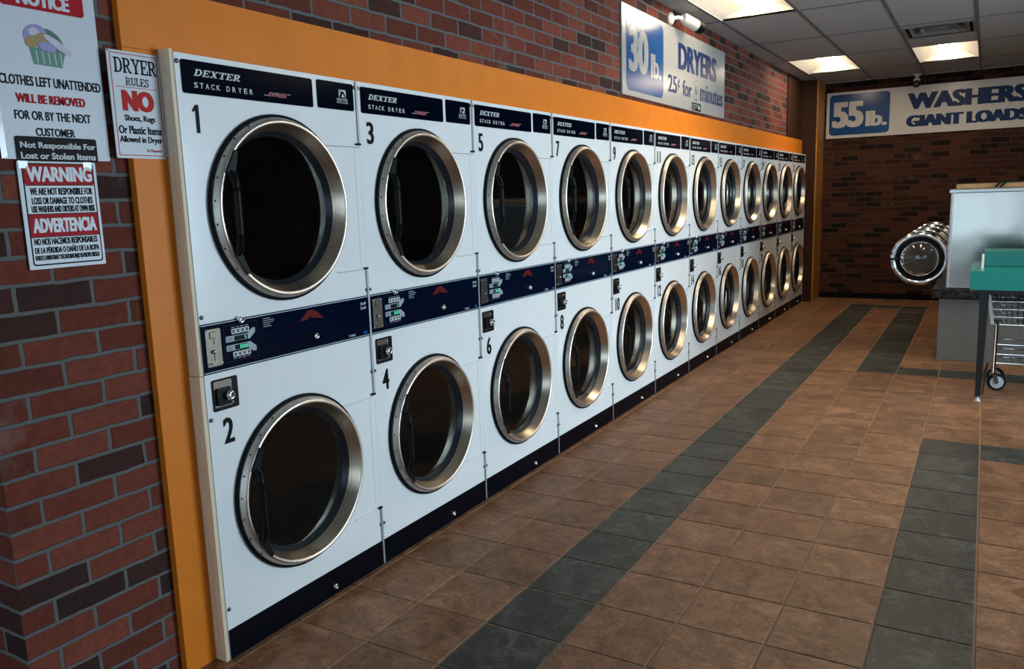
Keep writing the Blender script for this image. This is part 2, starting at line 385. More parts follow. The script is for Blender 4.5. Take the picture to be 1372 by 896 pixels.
def slab_glyph(ch, w, h):
    B = lambda a, b, c, d: [(a, b), (c, b), (c, d), (a, d)]
    def arc(cx, cy, ro, so, ri, si, t0, t1, n=10):
        out = []
        for i in range(n):
            a, b = R(t0+(t1-t0)*i/n), R(t0+(t1-t0)*(i+1)/n)
            out.append([(cx+ri*math.cos(a), cy+si*math.sin(a)), (cx+ro*math.cos(a), cy+so*math.sin(a)), (cx+ro*math.cos(b), cy+so*math.sin(b)), (cx+ri*math.cos(b), cy+si*math.sin(b))])
        return out
    if ch == 'D': return [B(.1, 0, .1+w, 1), B(0, 0, .5, h), B(0, 1-h, .5, 1)]+arc(.5, .5, .5, .5, .5-w, .5-h, -90, 90), 1.0
    if ch == 'E': return [B(.1, 0, .1+w, 1), B(0, 0, .9, h), B(0, 1-h, .88, 1), B(.1, .5-h/2, .62, .5+h/2), B(.78, 0, .9, .3), B(.76, .7, .88, 1), B(.54, .36, .64, .64)], .9
    if ch == 'X': return [[(.08, 0), (.08+w*.6, 0), (.95, 1), (.95-w*.6, 1)], [(.05, 1), (.05+w*1.2, 1), (1, 0), (1-w*1.2, 0)], B(0, 0, .42, h*.8), B(.62, 0, 1.05, h*.8), B(0, 1-h*.8, .45, 1), B(.62, 1-h*.8, 1.05, 1)], 1.05
    if ch == 'T': return [B(.5-w/2, 0, .5+w/2, 1), B(0, 1-h, 1, 1), B(.22, 0, .78, h), B(0, .68, .11, 1), B(.89, .68, 1, 1)], 1.0
    if ch == 'R': return [B(.1, 0, .1+w, 1), B(0, 0, .45, h), B(0, 1-h, .5, 1), B(.1, .44, .5, .44+h)]+arc(.5, .72, .38, .28, .38-w, .28-h, -90, 90)+[[(.38, .46), (.38+w, .46), (1.02, 0), (1.02-w*1.1, 0)], B(.72, 0, 1.05, h)], 1.05
    if ch == 'Y': return [B(.5-w/2, 0, .5+w/2, .5), [(.04, 1), (.04+w, 1), (.5+w/2, .45), (.5-w/2, .45)], [(.96-w*.7, 1), (.96, 1), (.5+w/2, .45), (.5-w*.1, .45)], B(.25, 0, .75, h), B(-.05, 1-h, .42, 1), B(.62, 1-h, 1.05, 1)], 1.02
    if ch == 'U': return [B(.1, .3, .1+w, 1), B(.9-w*.6, .3, .9, 1), B(0, 1-h, .45, 1), B(.62, 1-h, 1, 1)]+arc(.5, .32, .4, .32, .4-w, .32-h, 180, 360), 1.0
    if ch == 'L': return [B(.1, 0, .1+w, 1), B(0, 0, .85, h), B(0, 1-h, .48, 1), B(.73, 0, .85, .34)], .85
    if ch == 'S': return arc(.42, .73, .38, .27, .38-w, .27-h, 20, 270)+arc(.42, .29, .4, .29, .4-w, .29-h, -160, 90)+[B(.68, .68, .8, 1), B(.02, 0, .13, .34)], .84
    return [], .4

def thing(name, label, cat, loc=(0, 0, 0), rotz=0, group=None):
    o = bpy.data.objects.new(name, None); COL.objects.link(o); o.location = loc; o.rotation_euler = (0, 0, rotz); o.empty_display_size = .1
    return tag(o, label, cat, group)
def tag(o, label, cat, group=None):
    o['label'] = label; o['category'] = cat
    if group: o['group'] = group
    return o
def struct(name, mb, loc=None):
    o = mb.build(name, None, loc); o['kind'] = 'structure'; return o

# ------------------------------------------------------------------ the room
XL, YB, ZC = -.075, 10.15, 2.85        # left wall face, back wall, ceiling
XW = -2.6                                        # far left of the entrance part
YP = -.585                                       # end of the brick pier
DH = 1.922                                       # dryer height
NDRY = 12; YD = .8*NDRY
# floor: tiles laid in a grid, slate ones forming the border bands
TX, TY, OX, OY = .296, .2973, .622, .2937
def is_slate(i, j):
    if i == 0 and j <= 30: return True
    if i == 2 and 17 <= j <= 30: return True
    if j == 30 and 0 <= i <= 2: return True
    if j == 17 and 2 <= i <= 9: return True
    if i == 4 and j <= 10: return True
    if j == 10 and 4 <= i <= 12: return True
    return False
fl = MB(); fl.box(XW, XR, YF, YB, -.06, -.003, 'grout')
for i in range(-11, 20):
    for j in range(-17, 34):
        a, b = OX+i*TX+.003, OX+(i+1)*TX-.003; c, d = OY+j*TY+.003, OY+(j+1)*TY-.003
        a, b, c, d = max(a, XW), min(b, XR), max(c, YF), min(d, YB)
        if b-a < .01 or d-c < .01: continue
        e = .003
        fl.add([(a, c, -.003), (b, c, -.003), (b, d, -.003), (a, d, -.003), (a+e, c+e, 0), (b-e, c+e, 0), (b-e, d-e, 0), (a+e, d-e, 0)],
               [(4, 5, 6, 7), (0, 1, 5, 4), (1, 2, 6, 5), (2, 3, 7, 6), (3, 0, 4, 7)], 'slate_tile' if is_slate(i, j) else 'brown_tile')
struct('floor', fl)

wl = MB()
wl.box(-.3, XL, YP, -.13, 0, ZC, 'brick_side'); wl.box(-.3, XL, -.13, YB, DH+.02, ZC, 'brick_side')
struct('wall_left', wl)
struct('wall_alcove', MB().box(-1.05, -1.0, -.13, YB, 0, DH+.02, 'wall_paint').box(-1.0, -.3, -.15, -.13, 0, DH+.02, 'wall_paint'))
struct('wall_pier', MB().box(XW, -.3, YP, YP+.1, 0, ZC, 'brick_end').box(-.3, XL-.0005, YP-.0008, YP, 0, ZC, 'brick_end'))
struct('wall_entry', MB().box(XW-.1, XW, YF, YP+.1, 0, ZC, 'wall_paint'))
struct('wall_back', MB().box(-1.05, XR, YB, YB+.15, 0, ZC, 'brick_far_shaded'))
wr = MB(); ys = [YF]+[y for p in SIDE_WINDOWS for y in p]+[YB]
for k in range(0, 6, 2): wr.box(XR, XR+.15, ys[k], ys[k+1], 0, ZC, 'brick_side')
for y0, y1 in SIDE_WINDOWS: wr.box(XR, XR+.15, y0, y1, 0, WZ0, 'brick_side').box(XR, XR+.15, y0, y1, WZ1, ZC, 'brick_side')
struct('wall_right', wr)
for k, (y0, y1) in enumerate(SIDE_WINDOWS):
    m = MB(); t_ = .05
    m.box(XR+.04, XR+.1, y0, y1, WZ0, WZ0+t_, 'door_frame').box(XR+.04, XR+.1, y0, y1, WZ1-t_, WZ1, 'door_frame')
    for yy in (y0, (y0+y1)/2-t_/2, y1-t_): m.box(XR+.04, XR+.1, yy, yy+t_, WZ0+t_, WZ1-t_, 'door_frame')
    m.box(XR+.068, XR+.072, y0+t_, y1-t_, WZ0+t_, WZ1-t_, 'clear_glass')
    struct('window_%d' % (k+4), m)
wf = MB(); xs = [XW]+[x for p in WINDOWS for x in p[:2]]+[XR]
for k in range(0, len(xs), 2): wf.box(xs[k], xs[k+1], YF-.15, YF, 0, ZC, 'brick_end')
for x0, x1, z0, z1 in [p[:4] for p in WINDOWS]: wf.box(x0, x1, YF-.15, YF, 0, z0, 'brick_end').box(x0, x1, YF-.15, YF, z1, ZC, 'brick_end')
struct('wall_front', wf)
for k, (x0, x1, z0, z1) in enumerate([p[:4] for p in WINDOWS]):
    m = MB(); t_ = .05
    m.box(x0, x1, YF-.1, YF-.04, z0, z0+t_, 'door_frame').box(x0, x1, YF-.1, YF-.04, z1-t_, z1, 'door_frame')
    for xx in (x0, x1-t_): m.box(xx, xx+t_, YF-.1, YF-.04, z0+t_, z1-t_, 'door_frame')
    m.box(x0+t_, x1-t_, YF-.072, YF-.068, z0+t_, z1-t_, 'clear_glass')
    struct('window_%d' % (k+1), m)

# ceiling: lay-in tiles between grid bars, openings for the fittings
GX = [.105+.6*i for i in range(-5, 12)]; GY = [5.28+1.27*j for j in range(-8, 5)]
def cell(x, y): return (round((x-.105)/.6), round((y-5.28)/1.27))
LIGHTS = [(.105, 4.01), (.105, 7.82), (1.305, 7.82), (1.305, 4.01), (3.705, 4.01), (1.905, 2.74)]  # latter half are unseen fittings, added to brighten the dryers and aisle
VENT = (1.305, 6.55)
openc = {cell(*p) for p in LIGHTS}
ce = MB()
gx = sorted({max(XW, min(XR, x)) for x in GX+[XW, XR]}); gy = sorted({max(YF, min(YB, y)) for y in GY+[YF, YB]})
for a, b in zip(gx, gx[1:]):
    for c, d in zip(gy, gy[1:]):
        ij = cell(GX[0] if a == XW else a, c)
        if any(abs(a-lx) < .01 and abs(c-ly) < .01 for lx, ly in LIGHTS): continue
        if abs(a-VENT[0]) < .01 and abs(c-VENT[1]) < .01:
            ce.box(a, b, c, 6.68, ZC, ZC+.02, 'ceiling_tile').box(a, b, 7.28, d, ZC, ZC+.02, 'ceiling_tile'); continue
        ce.box(a+.004, b-.004, c+.004, d-.004, ZC, ZC+.02, 'ceiling_tile')
ce.box(XW, XR, YF, YB, ZC+.3, ZC+.32, 'vent_dark')
struct('ceiling', ce)
gr = MB()
for x in gx[1:-1]: gr.box(x-.012, x+.012, YF, YB, ZC-.004, ZC+.003, 'ceiling_grid')
for y in gy[1:-1]:
    for a, b in zip(gx, gx[1:]): gr.box(a+.012, b-.012, y-.012, y+.012, ZC-.0035, ZC+.003, 'ceiling_grid')
struct('trim_1', gr)
struct('baseboard_back', MB().box(.13, XR, YB-.012, YB, 0, .075, 'base_dark'))

# orange painted boards round the dryers, raw filler strip, pine corner post
struct('trim_2', MB().box(XL, -.05, -.13, YD+.02, DH+.003, 2.105, 'orange_paint'))
struct('trim_3', MB().box(XL, -.05, -.13, -.004, 0, DH+.002, 'orange_paint'))
struct('trim_4', MB().box(-.12, -.001, -.0145, -.0025, .957, DH+.008, 'raw_wood').box(-.12, -.001, -.0165, -.0025, 0, .955, 'raw_wood'))
struct('trim_5', MB().box(-.3, .115, YD+.02, YD+.04, 0, ZC, 'dark_wood'))
struct('trim_6', MB().box(.02, .13, YD+.041, YB, 0, ZC, 'knotty_pine'))
struct('trim_7', MB().box(XL, -.06, 8.75, YD+.019, 2.106, ZC, 'dark_wood'))

# ------------------------------------------------------------------ stacked dryers
RAD = .31
def front_with_hole(mb, y0, y1, z0, z1, cy, cz, r, m, n=64):
    """flat front panel with a round opening"""
    ins, outs = [], []
    corners = [math.atan2(z-cz, y-cy) for y in (y0, y1) for z in (z0, z1)]
    angs = sorted([2*PI*i/n-PI for i in range(n)]+corners)
    for t in angs:
        c, s_ = math.cos(t), math.sin(t); k = 1e9
        if c > 1e-9: k = min(k, (y1-cy)/c)
        if c < -1e-9: k = min(k, (y0-cy)/c)
        if s_ > 1e-9: k = min(k, (z1-cz)/s_)
        if s_ < -1e-9: k = min(k, (z0-cz)/s_)
        ins.append((0, cy+r*c, cz+r*s_)); outs.append((0, cy+k*c, cz+k*s_))
    N = len(angs)
    mb.add(ins+outs, [(i, N+i, N+(i+1) % N, (i+1) % N) for i in range(N)], m)

def build_door(root, cz):
    cy = .381
    d = MB()
    d.lathe([(.012, .301), (.016, .3005), (.027, .2955), (.032, .2925)], (0, cy, cz), 'ring_steel')
    d.lathe([(.032, .2925), (.0355, .290), (.0368, .2855), (.0358, .281), (.0325, .2785)], (0, cy, cz), 'lip_steel')
    d.lathe([(.0325, .2785), (.028, .2765), (.010, .2675), (-.009, .258)], (0, cy, cz), 'brushed_steel')
    door = d.build('door', root)
    MB().lathe([(.0005, .262), (.0008, .309), (.004, .311), (.010, .3105), (.0128, .307), (.0128, .298)], (0, cy, cz), 'black_rubber').build('gasket', door)
    MB().lathe([(-.0085, .2582), (-.012, .257), (-.017, .252), (-.025, .247), (-.031, .2425), (-.033, .240)], (0, cy, cz), 'seal_blue_black').build('window_seal', door)
    MB().lathe([(-.031, .2425), (-.0325, .2), (-.034, .13), (-.0345, .06), (-.0346, .0005)], (0, cy, cz), 'tinted_glass').build('glass', door)
    h = MB()
    P = lambda a, r, x: (x, cy+r*math.cos(R(a)), cz+r*math.sin(R(a)))
    # two tapered mounting shoes on the rim and a straight ribbed bar standing off between them
    yb = .133
    h.prism([(.160, cz+.186), (.120, cz+.118), (.128, cz+.104), (.152, cz+.104), (.158, cz+.128), (.170, cz+.180)], .022, .044, 'black_plastic')
    h.prism([(.172, cz-.204), (.182, cz-.194), (.158, cz-.142), (.146, cz-.122), (.126, cz-.122), (.130, cz-.142)], .022, .044, 'black_plastic')
    h.tube([(.036, .140, cz+.115), (.052, .138, cz+.105), (.064, yb, cz+.082), (.067, yb, cz+.06)], [.013, .0135, .012, .0115], 'black_plastic', 10)
    h.tube([(.067, yb, cz-.078), (.064, yb, cz-.10), (.052, .138, cz-.123), (.036, .141, cz-.133)], [.0115, .012, .0135, .013], 'black_plastic', 10)
    rib = []; rr_ = []
    for i in range(41):
        z = cz+.06-.138*i/40; rib.append((.067, yb, z)); rr_.append(.0118 if i % 2 else .0106)
    h.tube(rib, rr_, 'black_plastic', 10)
    h.build('handle', door)
    sc = MB(); sc.lathe([(0, .0040), (.0015, .0034), (.002, .0002)], (0, 0, 0), 'decal_black', n=8)
    me = sc.mesh('screw')
    for a in (118, 132, 146, 160, 174, 188, 203, 218):
        o = bpy.data.objects.new('screw', me); COL.objects.link(o); o.parent = door; o.location = P(a, .2978, .0218)
    dr = MB()
    dr.lathe([(-.005, .266), (-.08, .266), (-.0802, .30)], (0, 0, 0), 'drum_wall')
    dr.lathe([(-.0802, .30), (-.52, .30)], (0, 0, 0), 'perforated_wall')
    dr.lathe([(-.52, .30), (-.521, .0005)], (0, 0, 0), 'perforated_drum', smooth=False)
    dr.build('drum', root, (0, cy, cz))

def number_mesh(k, upper):
    n = str(2*k+1 if upper else 2*k+2)
    c = .066 if upper else .075; wd = .042*len(n) if n != '1' else .024
    if len(n) == 2: c += .02; wd = .07
    z0, z1 = (1.694, 1.777) if upper else (.722, .806)
    m = MB()
    if n == '1': m.prism([(.048, 1.762), (.060, 1.777), (.071, 1.777), (.071, 1.694), (.058, 1.694), (.058, 1.760), (.049, 1.754)][::-1], .0006, .0012, 'decal_black')
    else: m.text(n, (c-wd/2, z0, c+wd/2, z1), .0006, 'decal_black', bold=.012, fat=.004)
    return m.mesh('number')

SC = MB().lathe([(0, .007), (.004, .0065), (.006, .004), (.0062, .0003)], (0, 0, 0), 'screw_metal', n=10).mesh('screw')
def lock_knob(name, root, y, z, x=0):
    return MB().lathe([(0, .0115), (.012, .0115), (.016, .009), (.016, .005), (.011, .004), (.011, .0003)], (0, 0, 0), 'polished_chrome', n=16).build(name, root, (x, y, z))

def build_dryer():
    root = thing('stack_dryer', '', 'dryer')
    c = MB(); W_ = .8; a, b = .0003, W_-.0003
    front_with_hole(c, a, b, 1.118, 1.80, .381, 1.46, .267, 'white_enamel')
    front_with_hole(c, a, b, .105, .956, .381, .50, .267, 'white_enamel')
    for z0, z1 in ((1.80, DH), (.956, 1.118), (0.0, .105)): c.add([(0, a, z0), (0, b, z0), (0, b, z1), (0, a, z1)], [(0, 1, 2, 3)], 'white_enamel')
    X = -.78
    c.add([(0, a, 0), (X, a, 0), (X, a, DH), (0, a, DH), (0, b, 0), (X, b, 0), (X, b, DH), (0, b, DH)], [(0, 3, 2, 1), (4, 5, 6, 7), (3, 7, 6, 2), (1, 2, 6, 5), (0, 1, 5, 4)], 'white_enamel')
    c.build('cabinet', root)
    build_door(root, 1.46); build_door(root, .50)
    # name plates
    p = MB().rr(.02, 1.808, .563, 1.905, .008, 0, .003, 'navy_panel').build('nameplate', root)
    MB().slab('DEXTER', (.062, 1.861, .240, 1.881), .0032, 'decal_white', italic=.35).build('lettering', p)
    for wd, x0, x1 in (('STACK', .061, .157), ('DRYER', .182, .288)):
        l = MB()
        for i, ch in enumerate(wd):
            u = x0+(x1-x0-.013)*i/(len(wd)-1); l.text(ch, (u, 1.826, u+.0135, 1.842), .0032, 'decal_white', bold=.01)
        l.build('lettering', p)
    e = MB(); e.text('EXPRESS', (.352, 1.8275, .440, 1.8415), .0032, 'logo_pink', bold=.03, shear=.5)
    e.prism([(.335, 1.829), (.352, 1.829), (.353, 1.831), (.336, 1.831)], .0032, .0037, 'decal_grey').prism([(.440, 1.839), (.455, 1.839), (.456, 1.841), (.441, 1.841)], .0032, .0037, 'decal_grey')
    e.build('express_mark', p)
    p2 = MB().rr(.586, 1.81, .778, 1.907, .008, 0, .003, 'navy_panel').build('nameplate', root)
    h = MB()
    h.rr(.698, 1.856, .735, 1.882, .003, .0032, .0037, 'decal_white')
    h.prism([(.702, 1.856), (.703, 1.864), (.708, 1.873), (.716, 1.878), (.724, 1.876), (.730, 1.866), (.733, 1.857), (.727, 1.857), (.721, 1.866), (.716, 1.869), (.715, 1.862), (.712, 1.856)], .0037, .0040, 'navy_panel')
    h.prism([(.699, 1.868), (.706, 1.876), (.713, 1.880), (.703, 1.881)], .0037, .004, 'navy_panel')
    h.slab('DEXTER', (.686, 1.8435, .744, 1.8515), .0032, 'decal_white', gap=.08)
    h.prism([(.686, 1.834), (.744, 1.834), (.744, 1.841), (.686, 1.841)], .0032, .0035, 'decal_grey')
    h.text('LAUNDRY', (.689, 1.8352, .741, 1.8398), .0035, 'navy_panel', bold=.02)
    h.build('emblem', p2)
    for kk, up in ((0, 1), (0, 0)):
        o = bpy.data.objects.new('number', number_mesh(0, up)); COL.objects.link(o); o.parent = root; o['up'] = up
    # control panel with coin slide, twin displays and prints
    cp = MB().box(0, .004, .0016, .7984, .9575, 1.1165, 'navy_control')
    for z in (.9615, 1.1105): cp.box(.004, .0046, .0016, .7984, z, z+.0026, 'pinstripe')
    cp.box(.004, .0043, .235, .79, 1.0445, 1.0455, 'kick_navy').box(.004, .0043, .235, .79, .968, .969, 'kick_navy')
    cp = cp.build('control_panel', root)
    q = MB().rr(.013, .980, .071, 1.098, .004, .004, .007, 'coin_steel')
    q.box(.007, .0075, .040, .0435, .998, 1.022, 'black_paint').box(.007, .0075, .0425, .0455, 1.05, 1.085, 'black_paint')
    q.box(.007, .02, .023, .063, .990, .9935, 'polished_chrome').sphere((.013, .038, 1.027), .0065, 'polished_chrome', 10).box(.007, .010, .028, .056, 1.068, 1.090, 'coin_steel', .002)
    for y in (.018, .066):
        for z in (.986, 1.092): q.sphere((.007, y, z), .0035, 'polished_chrome', 8)
    q.build('coin_slide', cp)
    k = MB().rr(.087, .982, .224, 1.100, .004, .004, .0043, 'keypad_edge').rr(.0878, .9828, .2232, 1.0992, .004, .0043, .0046, 'navy_control')
    for z in (1.070, .9955):
        for i in range(4):
            y = .116+.0185*i; k.rr(y, z, y+.0165, z+.0165, .002, .0046, .006, 'decal_white')
            k.rr(y+.004, z+.003, y+.0125, z+.0135, .003, .006, .0063, 'navy_control').text('0123'[i] if False else 'I', (y+.0075, z+.005, y+.0090, z+.0115), .0063, 'decal_grey')
    for z0 in (1.046, 1.017):
        k.prism([(.092, z0), (.182, z0), (.182, z0+.019), (.092, z0+.019)], .0046, .0052, 'decal_grey')
        k.box(.0052, .0055, .125, .180, z0+.001, z0+.0165, 'display_green')
        for i in range(3): k.box(.0052, .0055, .097, .118, z0+.004+.0045*i, z0+.0055+.0045*i, 'sign_ink')
    for i in range(4): k.text('88:8'[i] if i != 2 else '8', (.146+.0085*i, 1.0195, .1525+.0085*i, 1.0315), .0056, 'lamp_green')
    k.text('5', (.167, 1.049, .173, 1.060), .0056, 'lamp_green')
    k.prism([(.182, 1.046), (.190, 1.046), (.213, 1.064), (.214, 1.079), (.201, 1.079), (.182, 1.065)], .0046, .0052, 'decal_grey')
    k.prism([(.182, 1.036), (.190, 1.036), (.214, 1.018), (.214, 1.002), (.200, 1.002), (.182, 1.017)][::-1], .0046, .0052, 'decal_grey')
    for i in range(4):
        k.box(.0046, .005, .1165+.0185*i, .130+.0185*i, 1.0905, 1.0925, 'decal_grey').box(.0046, .005, .1165+.0185*i, .130+.0185*i, .9895, .9915, 'decal_grey')
    k.sphere((.0046, .158, .989), .003, 'lamp_red', 8)
    k.build('keypad', cp)
    l = MB()
    for i, wd in enumerate((.034, .05, .046, .03, .036)): l.box(.004, .0044, .251, .251+wd, 1.0995-.0068*i, 1.1015-.0068*i, 'decal_grey')
    for z in (1.083, 1.066): l.text('3x0', (.744, z, .775, z+.011), .004, 'decal_white', bold=.01)
    l.text('T-30x2', (.668, .9705, .705, .978), .004, 'decal_white', bold=.02).rr(.754, .969, .776, .980, .001, .004, .0044, 'sign_blue')
    l.build('lettering', cp)
    MB().prism([(.417, 1.066), (.438, 1.082), (.458, 1.098), (.480, 1.101), (.500, 1.096), (.520, 1.080), (.540, 1.064), (.510, 1.068), (.482, 1.072), (.468, 1.080), (.462, 1.070)], .004, .0045, 'logo_red').build('red_logo', cp)
    lock_knob('panel_lock', cp, .152, 1.112, .004); lock_knob('panel_lock', cp, .486, 1.006, .004)
    # lint-drawer lock in its square recess
    r_ = MB()
    y0, y1, z0, z1 = .023, .125, .834, .936
    o_ = rrect(y0, z0, y1, z1, .006); i_ = rrect(y0+.006, z0+.006, y1-.006, z1-.006, .004)
    N = len(o_)
    r_.add([FX(u, v, .0025) for u, v in o_]+[FX(u, v, .0025) for u, v in i_], [(i, (i+1) % N, N+(i+1) % N, N+i) for i in range(N)], 'black_plastic')
    r_.rr(y0, z0, y1, z1, .006, 0, .0022, 'black_plastic').rr(y0+.006, z0+.012, y0+.076, z1-.006, .003, .0022, .004, 'coin_steel')
    r_ = r_.build('lock_recess', root)
    MB().rr(.034, .852, .088, .908, .006, .004, .014, 'black_plastic').lathe([(.014, .015), (.03, .015), (.034, .012), (.034, .006), (.026, .005), (.026, .0003)], (0, .074, .882), 'polished_chrome', n=20).sphere((.004, .094, .918), .004, 'polished_chrome', 8).sphere((.004, .098, .853), .004, 'polished_chrome', 8).build('lock', r_)
    kp = MB().box(0, .004, .0016, .7984, 0.002, .103, 'kick_navy').build('kick_plate', root)
    lock_knob('kick_lock', kp, .494, .040, .004)
    for y in (.010, .789):
        for z in (1.138, .812, .174):
            o = bpy.data.objects.new('screw', SC); COL.objects.link(o); o.parent = root; o.location = (0, y, z)
    for y in (.008, .787):
        o = bpy.data.objects.new('screw', SC); COL.objects.link(o); o.parent = root; o.location = (0, y, 1.897)
    # seam strips between cabinets with black end caps, and the raised edges of the service panels
    for z0, z1, zc in ((1.694, DH-.002, 1.690), (.726, 1.218, .722), (.006, .243, .247)):
        s_ = MB().box(.0002, .006, .7985-.008, .7985+.0012, z0, z1, 'seam_metal').build('seam_strip', root)
        MB().rr(.775, zc-.004, .7985+.0012, zc+.004, .003, .0002, .009, 'black_plastic').build('end_cap', s_)
    MB().rr(.775, 1.2185, .7997, 1.2255, .003, .0002, .009, 'black_plastic').build('end_cap', root)
    for zt_, zb_, ya, yb in ((1.684, 1.223, .612, .632), (.716, .249, .612, .642)):
        e = MB().box(0, .0045, ya, .7995, zt_-.004, zt_, 'white_enamel').box(0, .0008, ya, .7995, zt_-.0062, zt_-.004, 'panel_gap')
        e.box(0, .0045, yb, .7995, zb_-.004, zb_, 'white_enamel').box(0, .0008, yb, .7995, zb_-.0062, zb_-.004, 'panel_gap').box(0, .0012, .7665, .7675, zb_, zt_-.006, 'white_enamel')
        e.build('service_panel_edge', root)
    return root
def copy_tree(o, parent=None):
    c = o.copy(); COL.objects.link(c)
    if parent: c.parent = parent
    for ch in o.children: copy_tree(ch, c)
    return c
WHERE = ['beside the orange post, nearest the camera', 'second from the orange post', 'third from the orange post', 'fourth from the orange post', 'fifth from the orange post', 'sixth from the orange post',
         'sixth from the corner post', 'fifth from the corner post', 'fourth from the corner post', 'third from the corner post', 'second from the corner post', 'against the far corner post']
proto = build_dryer()
dry = [proto]+[copy_tree(proto) for k in range(1, NDRY)]
for k, o in enumerate(dry):
    o.location = (0, .8*k, 0)
    o['label'] = 'white stacked pair of dryers numbered %d and %d, %s' % (2*k+1, 2*k+2, WHERE[k]); o['group'] = 'stacked dryers along the brick wall'
    if k:
        for ch in o.children:
            if ch.name.startswith('number'): ch.data = number_mesh(k, ch['up'])
for o in dry:
    for ch in o.children:
        if 'up' in ch: del ch['up']

# ------------------------------------------------------------------ signs on the left wall
def sign_thing(name, label, loc, cat='sign'): return thing(name, label, cat, loc)
# big dryer sign above the orange band
sx = XL+.002
t = sign_thing('wall_sign', 'long white sign reading 30lb. DRYERS in blue, on the brick wall above the orange band', (sx, 4.77, 2.135))
def G(y0, z0, y1, z1): return (y0-4.77, z0-2.135, y1-4.77, z1-2.135)
MB().rr(*G(3.555, 2.135, 5.992, 2.717), .004, 0, .012, 'sign_white_dimmed').build('panel', t)
b_ = MB().rr(*G(3.63, 2.172, 4.352, 2.690), .06, .0125, .0135, 'sign_blue').build('blue_field', t)
MB().text('30', G(3.668, 2.298, 4.040, 2.590), .014, 'sign_white_dimmed', bold=.02, fat=.03).build('lettering', b_)
MB().text('lb.', G(4.085, 2.296, 4.300, 2.462), .014, 'sign_white_dimmed', bold=.012, fat=.014).build('lettering', b_)
l = MB().text('DRYERS', G(4.69, 2.426, 5.727, 2.626), .0128, 'sign_ink', bold=.012, fat=.03)
l.text('25', G(4.46, 2.236, 4.665, 2.365), .0128, 'sign_ink', bold=.008, fat=.007).text('¢', G(4.68, 2.268, 4.735, 2.362), .0128, 'sign_ink').text('for', G(4.80, 2.236, 5.035, 2.358), .0128, 'sign_ink', bold=.008, fat=.007).text('minutes', G(5.262, 2.234, 5.932, 2.372), .0128, 'sign_ink', bold=.008, fat=.007)
l.build('lettering', t)
MB().rr(*G(5.10, 2.222, 5.20, 2.388), .006, .0128, .0134, 'sign_white_dimmed').text('6', G(5.125, 2.27, 5.175, 2.345), .0134, 'sign_ink', bold=-.006).box(.0134, .0138, .36, .40, .246, .249, 'sign_ink').prism([(.355, .100), (.405, .100), (.38, .085)], .0134, .0138, 'sign_ink').build('minutes_patch', t)
st = MB().rr(*G(5.035, 2.143, 5.275, 2.205), .004, .0128, .0134, 'decal_black')
for i in range(3): st.box(.0134, .0137, .275, .455-.05*i, .052-.017*i, .058-.017*i, 'decal_grey')
st.rr(*G(5.20, 2.16, 5.255, 2.185), .003, .0134, .0137, 'decal_grey')
st.build('sticker', t)

# NOTICE placard on the brick pier (laminated sheet)
px = XL+.004
t = sign_thing('placard', 'large white laminated placard reading NOTICE with a laundry basket picture, on the brick pier', (px, -.335, 1.608))
def N(y0, z0, y1, z1): return (y0+.335, z0-1.608, y1+.335, z1-1.608)
MB().rr(*N(-.482, 1.608, -.190, 2.072), .006, 0, .003, 'placard_white').build('sheet', t)
MB().rr(*N(-.443, 1.985, -.222, 2.040), .01, .0032, .0038, 'placard_red').text('NOTICE', N(-.402, 1.993, -.262, 2.030), .0038, 'placard_white', bold=.03, fat=.003).build('red_header', t)
p = MB()
NB = lambda y, z: (y+.335, z-1.608)
p.prism([NB(*q) for q in ((-.383, 1.893), (-.287, 1.888), (-.299, 1.847), (-.375, 1.849))][::-1], .0032, .0036, 'basket_green')
for i in range(5):
    y = -.366+.016*i; p.prism([NB(y, 1.885), NB(y+.002, 1.885), NB(y+.004, 1.852), NB(y+.002, 1.852)][::-1], .0036, .0039, 'placard_white')
def blob(cy, cz, ry, rz, m, x, rot=0):
    p.prism([NB(cy+ry*math.cos(a)*math.cos(rot)-rz*math.sin(a)*math.sin(rot), cz+ry*math.cos(a)*math.sin(rot)+rz*math.sin(a)*math.cos(rot)) for a in [2*PI*i/20 for i in range(20)]], x, x+.0004, m)
blob(-.322, 1.915, .036, .022, 'cloth_green', .0036, -.6); blob(-.363, 1.922, .032, .026, 'cloth_violet', .0038, .4); blob(-.365, 1.928, .014, .012, 'cloth_lilac', .0042)
blob(-.372, 1.905, .02, .014, 'cloth_gold', .0044, .5); blob(-.348, 1.917, .02, .012, 'cloth_gold', .0046, .3); blob(-.305, 1.904, .042, .010, 'cloth_lilac', .0048, -.55); blob(-.335, 1.896, .024, .012, 'cloth_violet', .005, -.1)
p.build('basket_picture', t)
l = MB().text('CLOTHES LEFT UNATTENDED', N(-.468, 1.793, -.197, 1.818), .0032, 'decal_black', bold=.015, fat=.0007)
l.build('lettering', t)
l = MB().text('FOR OR BY THE NEXT', N(-.441, 1.708, -.236, 1.731), .0032, 'decal_black', bold=.015, fat=.0007).build('lettering', t)
MB().text('CUSTOMER', N(-.392, 1.668, -.286, 1.689), .0032, 'decal_black', bold=.015, fat=.0007).build('lettering', t)
MB().text('WILL BE REMOVED', N(-.433, 1.750, -.247, 1.773), .0032, 'placard_red', bold=.02, fat=.0018).build('red_lettering', t)
tp = MB()
for z0, z1 in ((1.608, 1.74), (1.78, 1.90)): tp.prism([NB(-.486, z0), NB(-.471, z0+.004), NB(-.473, z1), NB(-.487, z1-.006)], .0032, .0036, 'tape')
tp.build('tape', t)
